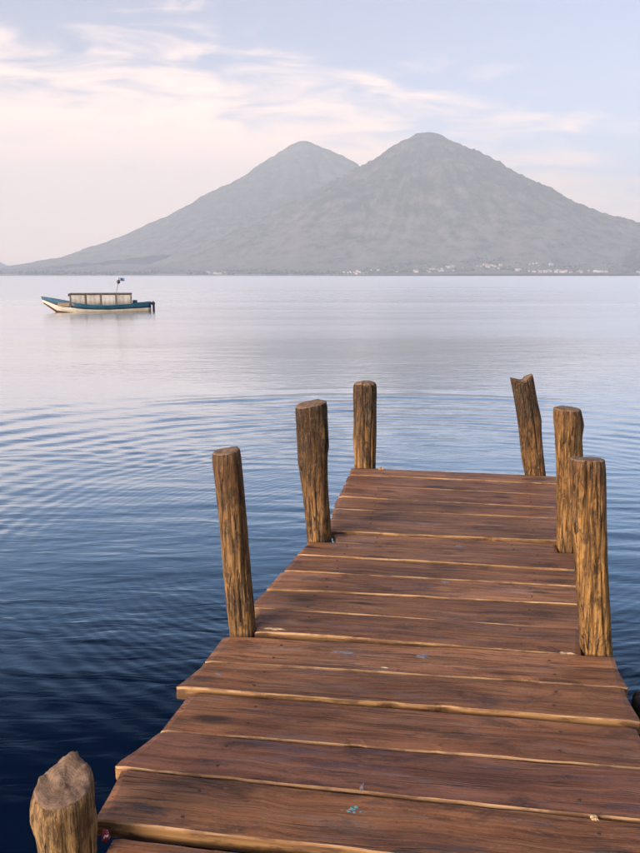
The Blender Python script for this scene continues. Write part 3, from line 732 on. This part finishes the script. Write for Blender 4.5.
M['cyan'] = plain('cyan_paint', (0.10, 0.28, 0.32), 0.8, 0.3, 90); M['palegrey'] = plain('pale_blue_grey_paint', (0.19, 0.17, 0.185), 0.75, 0.35, 60)
M['tan'] = plain('pale_splinter', (0.36, 0.245, 0.15), 0.8, 0.35, 60)
P15, P11, P8, P6, P12 = planks[16], planks[12], planks[9], planks[6], planks[13]
for i, (dx, dy, a, b) in enumerate([(0, 0, .012, .008), (0.013, 0.009, .008, .006), (-0.010, -0.011, .008, .005), (0.006, -0.015, .006, .005), (0.024, -0.012, .005, .004), (-0.03, -0.004, .006, .003)]):
    fleck(P15, 0.095 + dx, 2.119 + dy, a, b, M['cyan'] if i < 5 else M['palegrey'], 40 + i)
fleck(P11, 0.105, 3.118, 0.055, 0.013, M['palegrey'], 51); fleck(P11, 0.423, 3.082, 0.024, 0.020, M['palegrey'], 52)
fleck(P11, 0.44, 3.100, 0.015, 0.008, M['palegrey'], 53)
fleck(P8, 0.642, 3.905, 0.020, 0.020, M['palegrey'], 54); fleck(P6, 0.816, 4.47, 0.035, 0.020, M['palegrey'], 55)
fleck(P12, -0.40, 2.93, 0.016, 0.010, M['palegrey'], 57); fleck(planks[15], 0.13, 2.223, 0.007, 0.018, M['palegrey'], 58)
fleck(P15, 0.798, 2.072, 0.012, 0.014, M['tan'], 60, 'splinter', 0.001, 0.004)
fleck(P11, 0.26, 2.985, 0.022, 0.006, M['tan'], 61, 'splinter', 0.0005, 0.003); fleck(planks[11], 1.03, 3.112, 0.035, 0.010, M['tan'], 62, 'splinter', 0.0005, 0.003)
fleck(planks[0], 0.49, 6.318, 0.03, 0.016, M['side'], 63, 'splinter', 0.002, 0.02); fleck(planks[11], -0.20, 3.345, 0.05, 0.012, M['tan'], 64, 'splinter', 0.0005, 0.003)

# crumpled red rag caught between the stump and the plank ends
def rag():
    bm = bmesh.new(); bmesh.ops.create_icosphere(bm, subdivisions=4, radius=0.015)
    for v in bm.verts:
        n = mnoise.noise(v.co * 55) * 0.5 + mnoise.noise(v.co * 130 + Vector((3, 3, 3))) * 0.35
        v.co *= 1 + n; v.co.z *= 1.1; v.co.x *= 0.8
    t = NT('red_cloth'); P = t.tc.outputs['Object']
    s = t.noise(P, 75, 2, 0.5); y = t.noise(t.map(P, (1, 1, 1), (4, 4, 4)), 70, 2, 0.5)
    c = t.mix(t.rng(s, 0.56, 0.60), (0.20, 0.012, 0.020), (0.72, 0.62, 0.60)); c = t.mix(t.rng(y, 0.62, 0.66), c, (0.62, 0.36, 0.04))
    o = obj('cloth_scrap', bm_mesh(bm, 'cloth_scrap', True), t.done(c, 0.85), None, (-0.612, 2.020, 0.735))
    tag(o, 'crumpled red scrap with pale and yellow flecks wedged beside the stump post', 'scrap')
rag()

# ------------------------------------------------------------------ boat
def make_boat():
    bow, stern = Vector((-17.30, 51.0, 0)), Vector((-10.95, 52.4, 0))
    d = bow - stern; ang = math.atan2(d.y, d.x); L = 6.75
    root = empty('boat', stern); root.rotation_euler = (0, 0, ang)
    tag(root, 'small blue and cream passenger launch with a long flat cabin roof', 'boat')
    M['cream'] = plain('hull_cream', (0.58, 0.51, 0.43), 0.5, 0.15, 3); M['blue'] = plain('hull_blue', (0.020, 0.095, 0.16), 0.45, 0.2, 3)
    M['navy'] = plain('hull_navy', (0.012, 0.035, 0.07), 0.5, 0.2, 3); M['antifoul'] = plain('hull_bottom', (0.10, 0.05, 0.035), 0.7, 0.3, 4)
    M['curtain'] = plain('side_curtain', (0.40, 0.365, 0.335), 0.8, 0.22, 2.2); M['roofd'] = plain('cabin_roof', (0.075, 0.065, 0.060), 0.7, 0.3, 4)
    M['frame'] = plain('cabin_frame', (0.22, 0.19, 0.16), 0.7, 0.2, 6); M['motor'] = plain('motor_dark', (0.07, 0.035, 0.04), 0.4, 0.3, 6)
    M['ply'] = plain('deck_boards', (0.30, 0.22, 0.15), 0.8, 0.2, 5); M['flag'] = plain('flag_blue', (0.16, 0.24, 0.42), 0.8, 0.2, 5)
    M['lens'] = plain('lamp_dark', (0.05, 0.03, 0.045), 0.4, 0.2, 5); M['cabin_white'] = plain('cabin_paint', (0.46, 0.43, 0.41), 0.6, 0.1, 4)
    xs = np.linspace(0, 1, 30)
    hb = np.interp(xs, [0, .15, .45, .7, .85, .95, 1], [.78, .88, .95, .82, .50, .19, .015])
    sh = np.interp(xs, [0, .1, .4, .6, .8, .92, 1], [.60, .54, .42, .46, .66, .86, .98])
    kl = np.interp(xs, [0, .7, .9, 1], [-.22, -.24, -.10, .55])
    fx = [0, .10, .26, .45, .62, .80, 1.0]                   # girth stations from keel to sheer
    secs = []
    for a, b, s, k in zip(xs, hb, sh, kl):
        row = []
        for t in fx:
            z = k + (s - k) * t; y = b * (np.interp(t, [0, .1, .26, .45, .62, .8, 1], [0.02, .42, .70, .84, .90, .95, 1.0]))
            x = a * L * 0.955 + (0.30 if a > .8 else 0) * (max(0, z) ** 1.0) * (a - .8) / .2
            row.append((x, y, z))
        secs.append(row)
    def strake(name, t0, t1, mat, smooth=True):
        bm = bmesh.new()
        for sgn in (1, -1):
            g = [[bm.verts.new((p[0], p[1] * sgn, p[2])) for p in row[t0:t1 + 1]] for row in secs]
            for i in range(len(g) - 1):
                for j in range(t1 - t0): bm.faces.new((g[i][j], g[i + 1][j], g[i + 1][j + 1], g[i][j + 1])).smooth = True
        return obj(name, bm_mesh(bm, name), mat, root)
    bm = bmesh.new()
    g = []
    for row in secs:
        full = [(p[0], -p[1], p[2]) for p in row[::-1]] + [tuple(p) for p in row]
        g.append([bm.verts.new(p) for p in full])
    n = len(g[0])
    def mi(j):
        jj = min(j, n - 2 - j)                                # 0 = sheer strake ... towards the keel
        return 1 if jj == 0 else 2 if jj == 1 else 0 if jj <= 3 else 3
    for i in range(len(g) - 1):
        for j in range(n - 1):
            f = bm.faces.new((g[i][j], g[i][j + 1], g[i + 1][j + 1], g[i + 1][j])); f.smooth = True; f.material_index = mi(j)
    bm.faces.new(g[0]).material_index = 0
    hull = obj('hull', bm_mesh(bm, 'hull'), [M['cream'], M['blue'], M['navy'], M['antifoul']], root)
    # gunwale rail
    def tube(name, pts, r, mat, parent=root, seg=8):
        cu = bpy.data.curves.new(name, 'CURVE'); cu.dimensions = '3D'; cu.bevel_depth = r; cu.bevel_resolution = 2
        sp = cu.splines.new('POLY'); sp.points.add(len(pts) - 1)
        for p, q in zip(sp.points, pts): p.co = (*q, 1)
        ob = bpy.data.objects.new(name, cu); col.objects.link(ob)
        dg = bpy.context.evaluated_depsgraph_get(); me = bpy.data.meshes.new_from_object(ob.evaluated_get(dg))
        bpy.data.objects.remove(ob); me.name = name
        return obj(name, me, mat, parent)
    for sgn in (1, -1): tube('gunwale', [(r[-1][0], r[-1][1] * sgn, r[-1][2] + 0.01) for r in secs], 0.028, M['blue'])
    def box(name, x0, x1, y0, y1, z0, z1, mat, parent=root, bev=0.012):
        bm = bmesh.new(); bmesh.ops.create_cube(bm, size=1)
        bmesh.ops.scale(bm, vec=(x1 - x0, y1 - y0, z1 - z0), verts=bm.verts)
        bmesh.ops.translate(bm, vec=((x0 + x1) / 2, (y0 + y1) / 2, (z0 + z1) / 2), verts=bm.verts)
        bmesh.ops.bevel(bm, geom=bm.edges[:], offset=bev, segments=2, affect='EDGES')
        return obj(name, bm_mesh(bm, name), mat, parent)
    # foredeck and floor
    bm = bmesh.new(); rows = []
    for i, row in enumerate(secs):
        p = row[-1]; z = p[2] - (0.02 if i >= 20 else 0.24)
        b = p[1] * (0.97 if i >= 20 else 0.9)
        rows.append([bm.verts.new((p[0] - 0.01, -b, z)), bm.verts.new((p[0] - 0.01, 0, z + (0.05 if i >= 20 else 0))), bm.verts.new((p[0] - 0.01, b, z))])
    for i in range(len(rows) - 1):
        for j in (0, 1): bm.faces.new((rows[i][j], rows[i][j + 1], rows[i + 1][j + 1], rows[i + 1][j]))
    obj('deck', bm_mesh(bm, 'deck'), M['ply'], root)
    X0, X1, ZR = 1.22, 4.95, 1.20
    roof = box('cabin_roof', X0 - .06, X1 + .06, -.80, .80, ZR - .07, ZR, M['roofd'], bev=.02)
    box('roof_box', X1 - .06, X1 + .14, -.55, .30, ZR - .20, ZR - .02, M['lens'], roof)
    for sgn in (1, -1):
        y = sgn * .74
        for k, x in enumerate((X0, X0 + .93, X0 + 1.86, X0 + 2.79, X1)): box('cabin_pillar', x - .02, x + .02, y - .025, y + .025, .38, ZR - .06, M['frame'])
        xs_ = (X0, X0 + .93, X0 + 1.86, X0 + 2.79, X1)
        for k in range(4):
            # pleated cloth side curtains
            bm = bmesh.new(); nn = 26; a = []
            for q in range(nn + 1):
                u = q / nn; x = xs_[k] + .035 + (xs_[k + 1] - xs_[k] - .07) * u; yy = y - sgn * (.012 + .004 * math.sin(u * 19 + k))
                a.append((bm.verts.new((x, yy, .42)), bm.verts.new((x, yy, ZR - .10))))
            for q in range(nn): bm.faces.new((a[q][0], a[q + 1][0], a[q + 1][1], a[q][1]))
            cu = obj('side_curtain', bm_mesh(bm, 'side_curtain', True), M['curtain'] if k != 1 else M['cabin_white'], root)
            md = cu.modifiers.new('thick', 'SOLIDIFY'); md.thickness = .008
    box('bulkhead', X1 - .04, X1 + .02, -.70, .70, .35, ZR - .07, M['cabin_white'])
    box('windscreen', X1 + .022, X1 + .04, -.55, .55, .85, ZR - .16, M['lens'], bev=.004)
    for sgn in (1, -1): box('coaming', X1 + .05, X1 + .75, sgn * .62 - .03, sgn * .62 + .03, .40, .62, M['ply'])
    box('bench', .35, .75, -.66, .66, .36, .52, M['blue']); box('engine_hatch', .85, 1.15, -.5, .5, .34, .74, M['blue'])
    # mast with lamp and small flag
    mast = tube('mast', [(2.15, 0, ZR - .02), (2.02, 0, ZR + .55), (1.93, 0, ZR + .98)], .018, M['frame'])
    bm = bmesh.new(); bmesh.ops.create_uvsphere(bm, u_segments=14, v_segments=10, radius=.11)
    for v in bm.verts: v.co.z *= 1.15
    obj('lamp', bm_mesh(bm, 'lamp', True), M['lens'], mast, (1.98, 0, ZR + .70))
    bm = bmesh.new(); a = []
    for q in range(9):
        u = q / 8; a.append((bm.verts.new((1.93 - .34 * u, .05 * math.sin(u * 6), ZR + .78 - .03 * u)), bm.verts.new((1.93 - .34 * u, .05 * math.sin(u * 6 + .4), ZR + .97 - .03 * u))))
    for q in range(8): bm.faces.new((a[q][0], a[q + 1][0], a[q + 1][1], a[q][1]))
    fl = obj('flag', bm_mesh(bm, 'flag', True), M['flag'], mast); fl.modifiers.new('thick', 'SOLIDIFY').thickness = .006
    # outboard motor on the transom
    mo = box('outboard_motor', -.26, -.03, -.14, .14, .38, .66, M['motor'], bev=.06)
    box('motor_leg', -.24, -.10, -.05, .05, -.35, .45, M['motor'], mo); box('motor_clamp', -.06, .06, -.12, .12, .46, .62, M['motor'], mo)
make_boat()

# ------------------------------------------------------------------ haze over the lake
def make_haze():
    bm = bmesh.new(); bmesh.ops.create_cube(bm, size=1)
    x0, x1, y0, y1, z0, z1 = -14500, 14500, -600, 17600, -2.6, 2200
    for v in bm.verts: v.co = ((x0 if v.co.x < 0 else x1), (y0 if v.co.y < 0 else y1), (z0 if v.co.z < 0 else z1))
    m = bpy.data.materials.new('haze'); m.use_nodes = True; n = m.node_tree.nodes; n.remove(n['Principled BSDF'])
    pv = n.new('ShaderNodeVolumePrincipled'); pv.inputs['Color'].default_value = (0.80, 0.87, 1.0, 1)
    pv.inputs['Density'].default_value = HAZE; pv.inputs['Anisotropy'].default_value = 0.0
    m.node_tree.links.new(pv.outputs[0], n['Material Output'].inputs['Volume'])
    o = obj('haze', bm_mesh(bm, 'haze'), m)
    tag(o, 'pale morning haze over the lake and volcanoes', 'haze', kind='stuff')
HAZE = 9.6e-5
make_haze()
